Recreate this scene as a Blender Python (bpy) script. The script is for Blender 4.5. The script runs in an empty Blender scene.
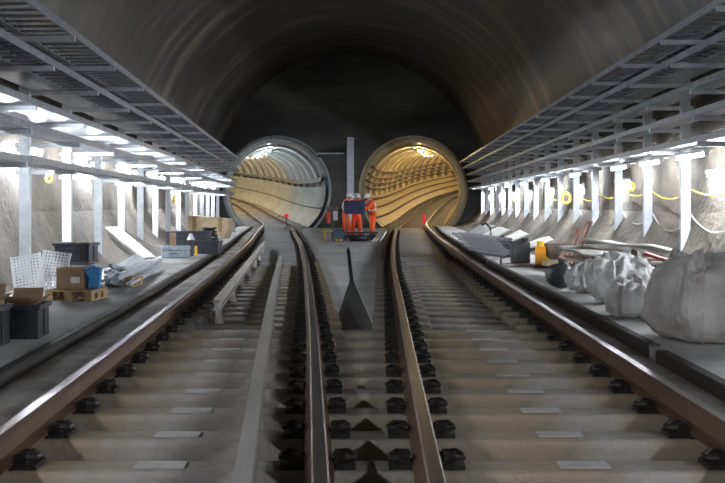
import bpy, bmesh, math, random
from mathutils import Vector, Matrix, noise
random.seed(7)
C = bpy.context.scene.collection
R = math.radians
PI = math.pi
F = 940.0; HX = 362.5; HY = 205.0; CAMZ = 1.07

# ------------------------------------------------------------------ materials
def mat(name, col, col2=None, rough=.7, metal=0., scale=4., stretch=(1,1,1), bump=0., bscale=None,
        coord='Object', detail=4., spec=.5, lo=.35, hi=.65, emit=None, es=0., extra=None):
    m = bpy.data.materials.new(name); m.use_nodes = True
    nt = m.node_tree; N = nt.nodes; L = nt.links
    b = N['Principled BSDF']
    b.inputs['Base Color'].default_value = (*col, 1)
    b.inputs['Roughness'].default_value = rough
    b.inputs['Metallic'].default_value = metal
    b.inputs['Specular IOR Level'].default_value = spec
    tc = N.new('ShaderNodeTexCoord'); mp = N.new('ShaderNodeMapping')
    L.new(tc.outputs[coord], mp.inputs['Vector']); mp.inputs['Scale'].default_value = stretch
    if col2 is not None:
        n = N.new('ShaderNodeTexNoise'); n.inputs['Scale'].default_value = scale; n.inputs['Detail'].default_value = detail
        n.inputs['Roughness'].default_value = .6
        L.new(mp.outputs[0], n.inputs['Vector'])
        r = N.new('ShaderNodeValToRGB')
        r.color_ramp.elements[0].position = lo; r.color_ramp.elements[0].color = (*col, 1)
        r.color_ramp.elements[1].position = hi; r.color_ramp.elements[1].color = (*col2, 1)
        L.new(n.outputs['Fac'], r.inputs[0])
        out = r.outputs[0]
        if extra:                                     # (colour, scale, stretch, lo, hi, amount)
            c3, s3, st3, l3, h3, amt = extra
            mp3 = N.new('ShaderNodeMapping'); L.new(tc.outputs[coord], mp3.inputs['Vector']); mp3.inputs['Scale'].default_value = st3
            n3 = N.new('ShaderNodeTexNoise'); n3.inputs['Scale'].default_value = s3; n3.inputs['Detail'].default_value = 3
            L.new(mp3.outputs[0], n3.inputs['Vector'])
            mr = N.new('ShaderNodeMapRange'); mr.inputs['From Min'].default_value = l3; mr.inputs['From Max'].default_value = h3
            mr.inputs['To Max'].default_value = amt
            L.new(n3.outputs['Fac'], mr.inputs['Value'])
            mx = N.new('ShaderNodeMix'); mx.data_type = 'RGBA'
            L.new(mr.outputs[0], mx.inputs['Factor']); L.new(out, mx.inputs['A']); mx.inputs['B'].default_value = (*c3, 1)
            out = mx.outputs['Result']
        L.new(out, b.inputs['Base Color'])
    if bump:
        n2 = N.new('ShaderNodeTexNoise'); n2.inputs['Scale'].default_value = bscale or scale*4; n2.inputs['Detail'].default_value = 5
        L.new(mp.outputs[0], n2.inputs['Vector'])
        bp = N.new('ShaderNodeBump'); bp.inputs['Strength'].default_value = bump; bp.inputs['Distance'].default_value = .03
        L.new(n2.outputs['Fac'], bp.inputs['Height']); L.new(bp.outputs[0], b.inputs['Normal'])
    if emit:
        b.inputs['Emission Color'].default_value = (*emit, 1); b.inputs['Emission Strength'].default_value = es
    return m

M = dict(
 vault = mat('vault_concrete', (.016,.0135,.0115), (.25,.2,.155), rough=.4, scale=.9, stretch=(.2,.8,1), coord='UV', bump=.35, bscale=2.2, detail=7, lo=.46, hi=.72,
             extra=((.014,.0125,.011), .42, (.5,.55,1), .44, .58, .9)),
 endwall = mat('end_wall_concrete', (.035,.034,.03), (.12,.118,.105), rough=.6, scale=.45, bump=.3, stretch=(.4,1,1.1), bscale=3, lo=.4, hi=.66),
 wall = mat('sprayed_wall_concrete', (.028,.022,.016), (.125,.105,.08), rough=.8, scale=1.2, bump=.9, bscale=9, detail=7, extra=((.1,.08,.06), 1.1, (1,.5,.3), .55,.7,.6)),
 haunch = mat('haunch_concrete', (.1,.088,.072), (.3,.28,.245), rough=.75, scale=1.1, bump=.6, bscale=9, detail=7),
 walkway = mat('walkway_concrete', (.38,.37,.355), (.6,.59,.575), rough=.7, scale=1.1, bump=.15, bscale=14, detail=6, extra=((.13,.115,.1), .8, (1,.7,1), .5,.68,.75)),
 slab = mat('shaded_slab_concrete', (.04,.035,.029), (.09,.08,.066), rough=.7, scale=1.6, bump=.3, bscale=20, detail=6),  # colour darkened to paint in the shade between the near sleepers
 strip = mat('kerb_strip_concrete', (.24,.22,.2), (.44,.42,.39), rough=.7, scale=1.5, bump=.2, bscale=12, extra=((.12,.085,.065), 1.6, (1,.6,1), .5,.66,.85)),
 midslab = mat('centre_slab_concrete', (.36,.355,.34), (.5,.49,.47), rough=.65, scale=.8, bump=.15, bscale=10),
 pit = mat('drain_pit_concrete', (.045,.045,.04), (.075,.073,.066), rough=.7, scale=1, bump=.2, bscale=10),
 sleeper = mat('sleeper_concrete', (.13,.112,.1), (.34,.305,.275), rough=.72, scale=2.2, bump=.35, bscale=28, detail=7, lo=.3, hi=.7, extra=((.25,.185,.1), 1.7, (1,1,1), .45,.65,.7)),
 farslab = mat('far_slab_concrete', (.13,.13,.13), (.26,.26,.26), rough=.55, scale=1.2, bump=.15, bscale=12, stretch=(.5,2,1)),
 pad = mat('pale_pad', (.3,.28,.27), (.4,.38,.36), rough=.6, scale=9),
 rail = mat('rail_steel', (.1,.062,.044), (.19,.115,.078), rough=.5, metal=.35, scale=3, stretch=(1,.3,1), bump=.1),
 railhead = mat('rail_head_steel', (.34,.3,.28), (.5,.46,.44), rough=.28, metal=.9, scale=3, stretch=(4,.1,1)),
 cond = mat('conductor_steel', (.3,.28,.26), (.42,.4,.375), rough=.42, metal=.3, scale=4, stretch=(1,.15,1)),
 insul = mat('insulator_ceramic', (.35,.3,.26), (.5,.45,.4), rough=.4),
 clip = mat('dark_clip_iron', (.018,.016,.015), (.045,.038,.034), rough=.5, metal=.4, scale=20),
 beam = mat('dark_edge_beam', (.022,.018,.014), (.045,.038,.03), rough=.6, scale=2, stretch=(1,.3,1), bump=.1),
 galv = mat('galvanised_steel', (.52,.54,.57), (.68,.7,.74), rough=.4, metal=.12, scale=8),
 tray = mat('cable_tray_steel', (.24,.25,.28), (.36,.375,.41), rough=.38, metal=.25, scale=6),
 cabdark = mat('black_cable_rubber', (.015,.015,.017), (.03,.03,.032), rough=.5),
 cabwhite = mat('pale_cable', (.4,.4,.4), (.55,.54,.52), rough=.5),
 yellow = mat('yellow_rope', (.65,.45,.04), (.8,.62,.1), rough=.6),
 yelpaint = mat('yellow_paint', (.8,.5,.02), (.9,.62,.05), rough=.5),
 orangepaint = mat('orange_paint', (.85,.32,.02), (.9,.42,.04), rough=.5),
 tubeL = mat('shaded_grey_lining', (.05,.056,.06), (.15,.16,.16), rough=.5, scale=1.2, metal=.1, bump=.1),  # recesses between ribs: shade put into the lining colour
 tubeR = mat('shaded_cream_lining', (.14,.1,.05), (.25,.19,.1), rough=.5, scale=1.2, metal=.1, bump=.1),
 ribL = mat('lit_rib_steel', (.5,.52,.53), (.62,.64,.65), rough=.38, metal=.25),  # paler than the recesses, as if catching the lamp light
 ribR = mat('lit_cream_rib_steel', (.6,.5,.3), (.7,.6,.38), rough=.4, metal=.2),
 flange = mat('portal_flange_steel', (.3,.31,.3), (.42,.43,.42), rough=.4, metal=.4),
 black = mat('black_plastic', (.012,.013,.02), (.028,.03,.042), rough=.45, scale=10),
 dgrey = mat('dark_grey_metal', (.045,.047,.052), (.085,.088,.095), rough=.5, metal=.3, scale=6),
 bluegrey = mat('blue_grey_plastic', (.27,.33,.4), (.38,.44,.5), rough=.45, scale=8),
 navy = mat('navy_panel', (.014,.018,.06), (.022,.028,.085), rough=.4, scale=4),
 crateblue = mat('slate_blue_crate', (.06,.08,.14), (.1,.125,.19), rough=.5, scale=9),
 card = mat('cardboard', (.3,.2,.12), (.4,.28,.17), rough=.85, scale=5),
 label = mat('white_label', (.75,.75,.75), None, rough=.6),
 wood = mat('pallet_wood', (.3,.2,.1), (.48,.34,.18), rough=.8, scale=4, stretch=(1,8,8), bump=.2),
 ply = mat('plywood', (.5,.38,.24), (.66,.52,.35), rough=.75, scale=2.5, stretch=(1,4,4)),
 blue = mat('bright_blue_plastic', (.05,.24,.55), (.08,.34,.7), rough=.5, scale=5),
 white = mat('white_enamel', (.7,.7,.71), (.82,.82,.83), rough=.45, scale=5),
 board = mat('off_white_board', (.42,.41,.385), (.55,.54,.51), rough=.7, scale=3),
 bagwhite = mat('clean_white_bag', (.5,.49,.475), (.78,.77,.75), rough=.7, scale=3, bump=.6, bscale=12, detail=6),
 bag = mat('woven_white_bag', (.36,.335,.31), (.6,.575,.545), rough=.75, scale=2.5, bump=.5, bscale=9, detail=6, extra=((.26,.225,.19), 1.7, (1,1,1), .5,.7,.7)),
 bagloop = mat('bag_webbing', (.3,.27,.25), (.45,.42,.39), rough=.8),
 tarp = mat('grey_sheeting', (.3,.285,.25), (.45,.43,.39), rough=.8, scale=1.5, bump=.2),
 redstr = mat('red_plank_paint', (.2,.025,.025), (.3,.05,.045), rough=.6),
 brown = mat('brown_board', (.14,.1,.08), (.24,.18,.14), rough=.75, scale=4),
 orange = mat('hi_vis_orange', (.85,.08,.01), (.95,.12,.015), rough=.75, scale=14),
 silver = mat('reflective_tape', (.62,.62,.6), None, rough=.35),
 skin = mat('skin', (.42,.25,.17), None, rough=.6),
 helmet = mat('white_helmet', (.8,.8,.82), None, rough=.3),
 helmetb = mat('blue_helmet', (.2,.35,.7), None, rough=.3),
 boot = mat('black_boot', (.02,.018,.016), None, rough=.6),
 redlamp = mat('red_signal', (.7,.01,.02), None, rough=.4, emit=(1,.02,.03), es=.25),
 redpaint = mat('red_paint', (.55,.03,.02), (.65,.05,.03), rough=.4),
 tubeglow = mat('fluorescent_tube', (1,1,1), None, emit=(.86,.92,1), es=430),
 tubesoft = mat('soft_fluorescent_tube', (1,1,1), None, emit=(.86,.92,1), es=170),
 warmglow = mat('warm_lamp', (1,.9,.7), None, emit=(1,.76,.42), es=620),
 coolglow = mat('cool_lamp', (1,1,1), None, emit=(.85,.95,1), es=420),
 infL = mat('grey_infill', (.33,.35,.35), (.46,.48,.48), rough=.5, scale=1.2, stretch=(1,.2,1), bump=.1),
 infR = mat('cream_infill', (.42,.33,.18), (.55,.45,.27), rough=.5, scale=1.2, bump=.1),
 crown = mat('pale_crown_glint', (.75,.76,.75), None, rough=.35),
)

# ------------------------------------------------------------------ helpers
class MB:
    def __init__(s): s.v = []; s.f = []; s.mi = []; s.cur = 0
    def add(s, vs, fs):
        o = len(s.v); s.v += [tuple(v) for v in vs]
        for f in fs: s.f.append([i+o for i in f]); s.mi.append(s.cur)
        return s
    def box(s, c, d, rot=None):
        x, y, z = d[0]/2, d[1]/2, d[2]/2
        vs = [Vector((a*x, b*y, e*z)) for e in (-1,1) for b in (-1,1) for a in (-1,1)]
        if rot is not None: vs = [rot @ v for v in vs]
        vs = [v + Vector(c) for v in vs]
        return s.add(vs, [(0,2,3,1),(4,5,7,6),(0,1,5,4),(2,6,7,3),(0,4,6,2),(1,3,7,5)])
    def bbox(s, lo, hi): return s.box([(a+b)/2 for a,b in zip(lo,hi)], [b-a for a,b in zip(lo,hi)])
    def prism(s, poly, z0, z1):
        n = len(poly)
        vs = [(p[0],p[1],z0) for p in poly] + [(p[0],p[1],z1) for p in poly]
        return s.add(vs, [list(range(n))[::-1], list(range(n,2*n))] + [(i,(i+1)%n,(i+1)%n+n,i+n) for i in range(n)])
    def sweep(s, prof, path, up=Vector((0,0,1)), closed=True, caps=True):
        """prof: (side, up) points; path: 3-D points"""
        n = len(prof); vs = []; P = [Vector(p) for p in path]
        for i, p in enumerate(P):
            t = (P[min(i+1,len(P)-1)] - P[max(i-1,0)]).normalized()
            sd = t.cross(up)
            if sd.length < 1e-4: sd = t.cross(Vector((0,1,0)))
            sd.normalize(); u = sd.cross(t)
            vs += [p + sd*a + u*b for a, b in prof]
        fs = []
        m = n if closed else n-1
        for i in range(len(P)-1):
            for j in range(m):
                k = (j+1) % n
                fs.append((i*n+j, i*n+k, (i+1)*n+k, (i+1)*n+j))
        if caps and closed:
            fs += [list(range(n))[::-1], [(len(P)-1)*n+j for j in range(n)]]
        return s.add(vs, fs)
    def tube(s, path, r, n=8, r2=None):
        prof = [(r*math.cos(2*PI*k/n), r*math.sin(2*PI*k/n)) for k in range(n)]
        if r2 is None: return s.sweep(prof, path)
        P = [Vector(p) for p in path]; d = (P[-1]-P[0]).normalized()
        a = d.orthogonal().normalized(); b = d.cross(a); vs = []
        for p, rr in ((P[0], r), (P[-1], r2)):
            vs += [p + a*rr*math.cos(2*PI*k/n) + b*rr*math.sin(2*PI*k/n) for k in range(n)]
        return s.add(vs, [(k,(k+1)%n,(k+1)%n+n,k+n) for k in range(n)] + [list(range(n))[::-1], list(range(n,2*n))])
    def build(s, name, m, parent=None, smooth=False, bevel=0, mats=None):
        me = bpy.data.meshes.new(name); me.from_pydata(s.v, [], s.f); me.update()
        for mm in (mats or [m]): me.materials.append(mm)
        if mats:
            for p, i in zip(me.polygons, s.mi): p.material_index = i
        bm = bmesh.new(); bm.from_mesh(me); bmesh.ops.recalc_face_normals(bm, faces=bm.faces)
        if bevel: bmesh.ops.bevel(bm, geom=bm.edges[:], offset=bevel, segments=1, affect='EDGES')
        bm.to_mesh(me); bm.free()
        if smooth:
            for p in me.polygons: p.use_smooth = True
        o = bpy.data.objects.new(name, me); C.objects.link(o)
        if parent: o.parent = parent
        return o

def tag(o, label=None, cat=None, group=None, kind=None):
    if label: o['label'] = label
    if cat: o['category'] = cat
    if group: o['group'] = group
    if kind: o['kind'] = kind
    return o
def struct(o): o['kind'] = 'structure'; return o
def thing(name, label, cat, loc=(0,0,0), rz=0, group=None):
    o = bpy.data.objects.new(name, None); C.objects.link(o); o.empty_display_size = .1
    o.location = loc; o.rotation_euler = (0,0,rz)
    return tag(o, label, cat, group)
def dup(root, loc, rz, label=None):
    r = root.copy(); C.objects.link(r); r.location = loc; r.rotation_euler = (0,0,rz)
    if label: r['label'] = label
    for ch in list(root.children):
        c = ch.copy(); C.objects.link(c); c.parent = r
        for g in ch.children:
            d = g.copy(); C.objects.link(d); d.parent = c
    return r
def interp(tab, y):
    if y <= tab[0][0]:
        (a,b),(c,d) = tab[0],tab[1]; return b + (y-a)*(d-b)/(c-a)
    if y >= tab[-1][0]:
        (a,b),(c,d) = tab[-2],tab[-1]; return d + (y-c)*(d-b)/(c-a)
    for i in range(len(tab)-1):
        if tab[i][0] <= y <= tab[i+1][0]:
            x0,y0 = tab[i]; x1,y1 = tab[i+1]
            def sl(j):
                a = max(j-1,0); b = min(j+1,len(tab)-1)
                return (tab[b][1]-tab[a][1])/(tab[b][0]-tab[a][0])
            h = x1-x0; t = (y-x0)/h; m0 = sl(i)*h; m1 = sl(i+1)*h
            return (2*t**3-3*t*t+1)*y0 + (t**3-2*t*t+t)*m0 + (-2*t**3+3*t*t)*y1 + (t**3-t*t)*m1

# ------------------------------------------------------------------ alignment of the place (metres, rail top = 0, Y runs into the tunnel)
LT = [(3,-.88),(7.5,-1.14),(11,-1.36),(19,-1.9),(28,-2.6),(36,-3.32),(48,-4.35),(52,-4.72),(60,-5.75),(75,-8.3),(90,-11.5),(105,-15.6),(120,-20.5),(140,-28.5)]
RT = [(3,1.03),(6.7,1.10),(11.6,1.2),(18.3,1.34),(31,1.78),(43,2.3),(52,2.8),(60,3.4),(80,5.8),(100,9.7),(120,15.6),(140,23.5)]
def cL(y): return interp(LT, y)
def cR(y): return interp(RT, y)
def rise(y, side):
    k = (.0010 if side < 0 else .0013)
    if y < 54: return 0.
    d = y-54
    return k*d*d if d < 26 else k*676 + (d-26)*k*52
def heading(fn, y):
    return math.atan2(fn(y+.2)-fn(y-.2), .4)
AXC = lambda y: .25 - .02*y
AXR = lambda y: 4.85 + .05*y
AZ = 1.9
TH0 = R(-24)
TH1 = R(17)
END = 52.0
PL = lambda y: -(4.0 + .067*y)
PR = lambda y: 4.7 + .03*y
def blend_(y):
    t = max(0, min(1, (y-13)/9)); return t*t*(3-2*t)
FL = lambda y: -(3.75 - .8*blend_(y) + .072*y)
FR = lambda y: 4.15 - .9*blend_(y) + .03*y
WALK = -.07
BL = lambda y: cL(y) - 1.36
BR = lambda y: cR(y) + 1.2
def ys(a, b, st):
    n = max(1, round((b-a)/st)); return [a+(b-a)*i/n for i in range(n+1)]

# ------------------------------------------------------------------ vault, walls, end wall
def scal(y, a):
    # lining bulges inwards between the girders, fading out towards the vault
    sp_ = 2.48 if a > PI/2 else 2.2
    up = a if a < PI/2 else PI-a
    f = max(0., min(1., (TH1-up)/R(10)))
    return .16*f*abs(math.sin(PI*(y-13.7)/sp_))**.8 + .03*f*noise.noise(Vector((y*1.3, up*6, 0)))
def shell(name, a0, a1, n, m, y0=-16, y1=END, st=1.5):
    Y = ys(y0, y1, st); vs = []; fs = []; uv = []
    for y in Y:
        for k in range(n+1):
            a = a0 + (a1-a0)*k/n; r = AXR(y) - scal(y, a)
            vs.append((AXC(y)+r*math.cos(a), y, AZ+r*math.sin(a))); uv.append((a*7, y))
    for i in range(len(Y)-1):
        for k in range(n):
            fs.append((i*(n+1)+k, i*(n+1)+k+1, (i+1)*(n+1)+k+1, (i+1)*(n+1)+k))
    me = bpy.data.meshes.new(name); me.from_pydata(vs, [], fs); me.update()
    ul = me.uv_layers.new(name='UVMap')
    for lp in me.loops: ul.data[lp.index].uv = uv[lp.vertex_index]
    for p in me.polygons: p.use_smooth = True
    me.materials.append(m)
    o = bpy.data.objects.new(name, me); C.objects.link(o); return struct(o)
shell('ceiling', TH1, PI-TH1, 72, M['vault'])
shell('wall_right', TH0, TH1, 14, M['wall'], st=.31)
shell('wall_left', PI-TH1, PI-TH0, 14, M['wall'], st=.31)
def hole_wall():
    bm = bmesh.new(); edges = []
    def loop(pts):
        vs = [bm.verts.new(p) for p in pts]
        for i in range(len(vs)): edges.append(bm.edges.new((vs[i], vs[(i+1)%len(vs)])))
    r = AXR(END); pts = []
    for j in range(73):
        a = R(-24)+(PI+R(48))*j/72
        pts.append((AXC(END)+r*math.cos(a), END, AZ+r*math.sin(a)))
    loop(pts)
    for c in (cL(END), cR(END)):
        loop([(c+2.95*math.cos(2*PI*k/64), END, AZ+2.95*math.sin(2*PI*k/64)) for k in range(64)])
    bmesh.ops.triangle_fill(bm, use_beauty=True, edges=edges)
    me = bpy.data.meshes.new('wall_back'); bm.to_mesh(me); bm.free(); me.materials.append(M['endwall'])
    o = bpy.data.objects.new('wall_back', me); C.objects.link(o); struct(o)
hole_wall()
# old spray band across the end wall above the portals
# closing wall behind the camera
mb = MB(); r = AXR(-16); pts = [(AXC(-16)+r*math.cos(R(-24)+(PI+R(48))*j/48), -16, AZ+r*math.sin(R(-24)+(PI+R(48))*j/48)) for j in range(49)]
mb.add(pts, [list(range(49))]); struct(mb.build('wall_front', M['endwall']))

# ------------------------------------------------------------------ floor
mb = MB(); Y = ys(-16, END+.2, 2); vs = []
for y in Y: vs += [(BL(y)-.3, y, -.45), (BR(y)+.3, y, -.45)]
mb.add(vs, [(2*i,2*i+1,2*i+3,2*i+2) for i in range(len(Y)-1)])
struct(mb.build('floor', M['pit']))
# track slabs
def zslab(y): return -.31 if y < 21 else (-.31+.1*(y-21)/5 if y < 26 else -.21)
def slab(fn, name, a, b, y0, y1, m, zt, z0=-.449):
    mb = MB(); Y = ys(y0, y1, 1.0); vs = []
    for y in Y:
        zz = zt(y); vs += [(a(y), y, zz), (b(y), y, zz), (b(y), y, z0), (a(y), y, z0)]
    fs = []
    for i in range(len(Y)-1):
        for j in range(4): fs.append((4*i+j, 4*i+(j+1)%4, 4*i+4+(j+1)%4, 4*i+4+j))
    fs += [(3,2,1,0), tuple(4*(len(Y)-1)+j for j in range(4))]
    mb.add(vs, fs)
    return struct(mb.build(name, m))
slab(cL, 'floor_near', lambda y: BL(y)+.05, lambda y: BR(y)-.05, -16, 9.45, M['slab'], lambda y: -.37)
slab(cL, 'floor_track_left', lambda y: cL(y)-.93, lambda y: cL(y)+1.04, 9.45, END, M['farslab'], zslab)
slab(cR, 'floor_track_right', lambda y: cR(y)-1.04, lambda y: cR(y)+.93, 9.45, END, M['farslab'], zslab)
slab(cL, 'trim_4', lambda y: BL(y)+.02, lambda y: cL(y)-.95, -16, END, M['strip'], lambda y: -.155)
slab(cR, 'trim_5', lambda y: cR(y)+.95, lambda y: BR(y)-.02, -16, END, M['strip'], lambda y: -.155)
# centre slab in two halves around the sunken wedge and slot
def wedge(y):    # half-width and centre of the sunken area
    if y < 16.6:
        t = (y-9.45)/(16.6-9.45); return .24*(1-t)+.03*t, -.085*(1-t)-.19*t
    if y < 27.8: return .035+.02*(y-16.6)/11.2, -.19-.24*(y-16.6)/11.2
    return 0.0, -.43
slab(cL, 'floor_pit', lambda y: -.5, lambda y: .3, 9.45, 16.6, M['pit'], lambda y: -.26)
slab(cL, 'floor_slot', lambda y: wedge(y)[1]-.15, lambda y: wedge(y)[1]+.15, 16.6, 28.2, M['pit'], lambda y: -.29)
LE = lambda y: cL(y)+1.04
RE = lambda y: cR(y)-1.04
slab(cL, 'floor_centre_left', LE, lambda y: max(LE(y)+.01, wedge(y)[1]-wedge(y)[0]), 9.45, END, M['midslab'], lambda y: -.235 if y < 21 else -.2)
slab(cR, 'floor_centre_right', lambda y: min(RE(y)-.01, wedge(y)[1]+wedge(y)[0]), RE, 9.45, END, M['midslab'], lambda y: -.235 if y < 21 else -.2)
# walkway and haunch each side
for nm, B, Ft, sgn in (('left', BL, FL, -1), ('right', BR, FR, 1)):
    Y = ys(-16, END, 1.3); n = 12
    mb = MB(); vs = []
    for y in Y: vs += [(B(y), y, WALK), (Ft(y), y, WALK), (Ft(y), y, -.449), (B(y), y, -.449)]
    fs = []
    for i in range(len(Y)-1):
        for j in (0, 3): fs.append((4*i+j, 4*i+(j+1)%4, 4*i+4+(j+1)%4, 4*i+4+j))
    mb.add(vs, fs); struct(mb.build('floor_walkway_'+nm, M['walkway']))
    mb = MB(); vs = []; Y = ys(-16, END, .31)
    for y in Y:
        top = .95; a_ = math.asin((top-AZ)/AXR(y)); r = AXR(y)-scal(y, a_ if sgn > 0 else PI-a_)
        xe = AXC(y) + sgn*math.sqrt(r*r-(top-AZ)**2); xf = Ft(y)
        for k in range(n+1):
            t = k/n; vs.append((xf+(xe-xf)*t, y, WALK + (top-WALK)*t**2.7))
    mb.add(vs, [(i*(n+1)+k, i*(n+1)+k+1, (i+1)*(n+1)+k+1, (i+1)*(n+1)+k) for i in range(len(Y)-1) for k in range(n)])
    struct(mb.build('baseboard_'+nm, M['wall'], smooth=True))
def hz(x, y):    # height of walkway / haunch at a point
    sgn = -1 if x < 0 else 1; xf = (FL if sgn < 0 else FR)(y)
    if (x-xf)*sgn <= 0: return WALK
    r = AXR(y); xe = AXC(y)+sgn*math.sqrt(r*r-(.95-AZ)**2)
    return WALK + 1.02*min(1,(x-xf)/(xe-xf))**2.7

# edge beams along the walkways
def edge_beams(B, sgn, breaks, side):
    for i in range(len(breaks)-1):
        a, b = breaks[i], breaks[i+1]-(.3 if sgn > 0 else .02)
        o = (.015*((i % 2)*2-1) if sgn > 0 else 0)
        mb = MB(); x0 = B(a)
        path = [(B(y)+sgn*(.03)+o-x0, y-a, 0) for y in ys(a, b, 1)]
        mb.sweep([(-.05,-.2),(.05,-.2),(.05,-.068),(.038,-.055),(-.038,-.055),(-.05,-.068)], path)
        ob = mb.build('edge_beam', M['beam']); ob.location = (x0, a, 0)
        where = ['nearest the camera', 'second from the camera', 'third from the camera', 'fourth from the camera', 'fifth from the camera', 'sixth from the camera', 'furthest from the camera'][min(i,6)]
        tag(ob, 'dark brown edge beam of the %s walkway, %s' % (side, where), 'beam', 'edge beams of the %s walkway' % side)
edge_beams(BL, -1, [-4, 9.0, 22, 36, 50], 'left')
edge_beams(BR, 1, [-4, 7.6, 19.6, 26.5, 33, 42, 50], 'right')

# ------------------------------------------------------------------ rails
RP = [(-.068,-.158),(.068,-.158),(.068,-.147),(.012,-.128),(.009,-.05),(.034,-.038),(.036,-.008),(.028,0),(-.028,0),(-.036,-.008),(-.034,-.038),(-.009,-.05),(-.012,-.128),(-.068,-.147)]
def rail(fn, off, side, label):
    Y = ys(-4, 51, .9)+ys(52, 137, 1.2); mb = MB()
    x0 = fn(-4)+off
    pts = []
    for y in Y:
        h = heading(fn, y); pts.append((fn(y)+off*math.cos(h)-x0, y+4-off*math.sin(h), rise(y, side)))
    mb.sweep(RP, pts)
    o = mb.build('running_rail', M['rail'], smooth=False, mats=[M['rail'], M['railhead']])
    for p in o.data.polygons:
        if p.normal.z > .75 and abs(p.center.z - rise(p.center.y-4, side)) < .006: p.material_index = 1
    o.location = (x0, -4, 0)
    tag(o, label, 'rail')
G = .753
rail(cL, -G, -1, 'leftmost running rail, rust-sided, nearest the left walkway')
rail(cL, G, -1, 'rust-sided running rail just left of the central gap, right rail of the left track')
rail(cR, -G, 1, 'running rail just right of the central gap, left rail of the right track')
rail(cR, G, 1, 'rightmost running rail with bright shiny top beside the right walkway')
def cond_rail(tab, label, nz=.03):
    root = thing('conductor_rail', label, 'rail', (tab[0][1], tab[0][0], 0))
    y0, x0 = tab[0]; y1 = tab[-1][0]
    mb = MB(); path = [(interp(tab, y)-x0, y-y0, nz) for y in ys(y0, y1, .8)]
    mb.sweep([(-.042,-.12),(.042,-.12),(.042,-.1),(.02,-.09),(.02,-.035),(.036,-.03),(.036,0),(-.036,0),(-.036,-.03),(-.02,-.035),(-.02,-.09),(-.042,-.1)], path)
    mb.build('rail_bar', M['cond'], root)
    y = y0+.4
    while y < y1-.2:
        t = MB(); x = interp(tab, y)-x0
        zb = -.18-nz if y < 9.5 else -.26
        t.tube([(x, y-y0, zb-.02), (x, y-y0, nz-.12)], .05, 10, .035)
        t.build('insulator', M['insul'], root, smooth=False)
        y += 2.4
cond_rail([(2.5,-.37),(3.6,-.46),(7.45,-.78),(12,-1.14),(19.3,-1.68)], 'pale conductor rail running up the middle of the left track')
cond_rail([(10.3,-1.6),(15,-1.94),(21,-2.38),(26.5,-2.78)], 'short pale conductor rail starting between the left rails, near end cut square')

# ------------------------------------------------------------------ sleepers
def fastening(parent, x, y, z, s, rz=0):
    """one spring clip with its shoulder beside a rail; s = side of the rail"""
    mb = MB()
    mb.box((0,0,.012), (.11,.14,.024))
    mb.box((-s*.02,0,.045), (.05,.11,.05))
    P = [(-s*.05,-.07,.03),(s*.01,-.075,.06),(s*.05,-.05,.055),(s*.055,.0,.05),(s*.02,.02,.07),(-s*.04,.03,.06),(-s*.05,.075,.04),(s*.03,.08,.03)]
    mb.tube(P, .013, 5)
    o = mb.build('rail_clip', M['clip'], parent)
    o.location = (x, y, z); o.rotation_euler = (0,0,rz); return o
proto_clip = {}
def clip_at(parent, x, y, z, s):
    if s not in proto_clip:
        proto_clip[s] = fastening(parent, x, y, z, s); return
    o = proto_clip[s].copy(); C.objects.link(o); o.parent = parent; o.location = (x, y, z)
ordn = ['nearest the camera','second nearest the camera','third nearest the camera','fourth nearest the camera','fifth nearest','sixth nearest','seventh nearest','eighth nearest','ninth nearest','tenth nearest','eleventh nearest']
k = 0; y = 3.3
while y < 9.4:
    x0 = BL(y)+.12; x1 = BR(y)-.12; cx = (x0+x1)/2
    root = thing('concrete_sleeper', 'long concrete sleeper lying under both tracks, %s' % ordn[k], 'sleeper', (cx, y, -.31), 0, 'long sleepers under both tracks')
    mb = MB(); w = (x1-x0)/2
    mb.sweep([(-.12,-.06),(.12,-.06),(.115,.1),(.1,.13),(-.1,.13),(-.115,.1)], [(-w+.0,0,0),(w,0,0)])
    mb.build('sleeper_body', M['sleeper'], root, bevel=.008)
    for fn in (cL, cR):
        for off in (-G, G):
            for s in (-1, 1): clip_at(root, fn(y)+off+s*.125-cx, 0, .13, s)
        p = MB().box((fn(y)-cx, .01, .134), (.24,.1,.008)).build('pale_pad', M['pad'], root)
        MB().box((fn(y)-G-cx,0,.14),(.15,.16,.02)).build('rail_pad', M['clip'], root)
        MB().box((fn(y)+G-cx,0,.14),(.15,.16,.02)).build('rail_pad', M['clip'], root)
    y += .6; k += 1
def block_sleeper(name, label, group):
    root = thing(name, label, 'sleeper', (0,0,0), 0, group)
    mb = MB()
    for c in (-G, G):
        for q in (0,):
            mb.sweep([(-.14,0),(.14,0),(.12,.13),(-.12,.13)], [(c-.31,0,0),(c+.31,0,0)])
    mb.bbox((-G+.3,-.1,0),(G-.3,.1,.035))
    mb.build('sleeper_body', M['sleeper'], root, bevel=.006)
    for off in (-G, G):
        for s in (-1, 1): clip_at(root, off+s*.125, 0, .13, s)
        MB().box((off,0,.14),(.15,.16,.02)).build('rail_pad', M['clip'], root)
    return root
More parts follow.
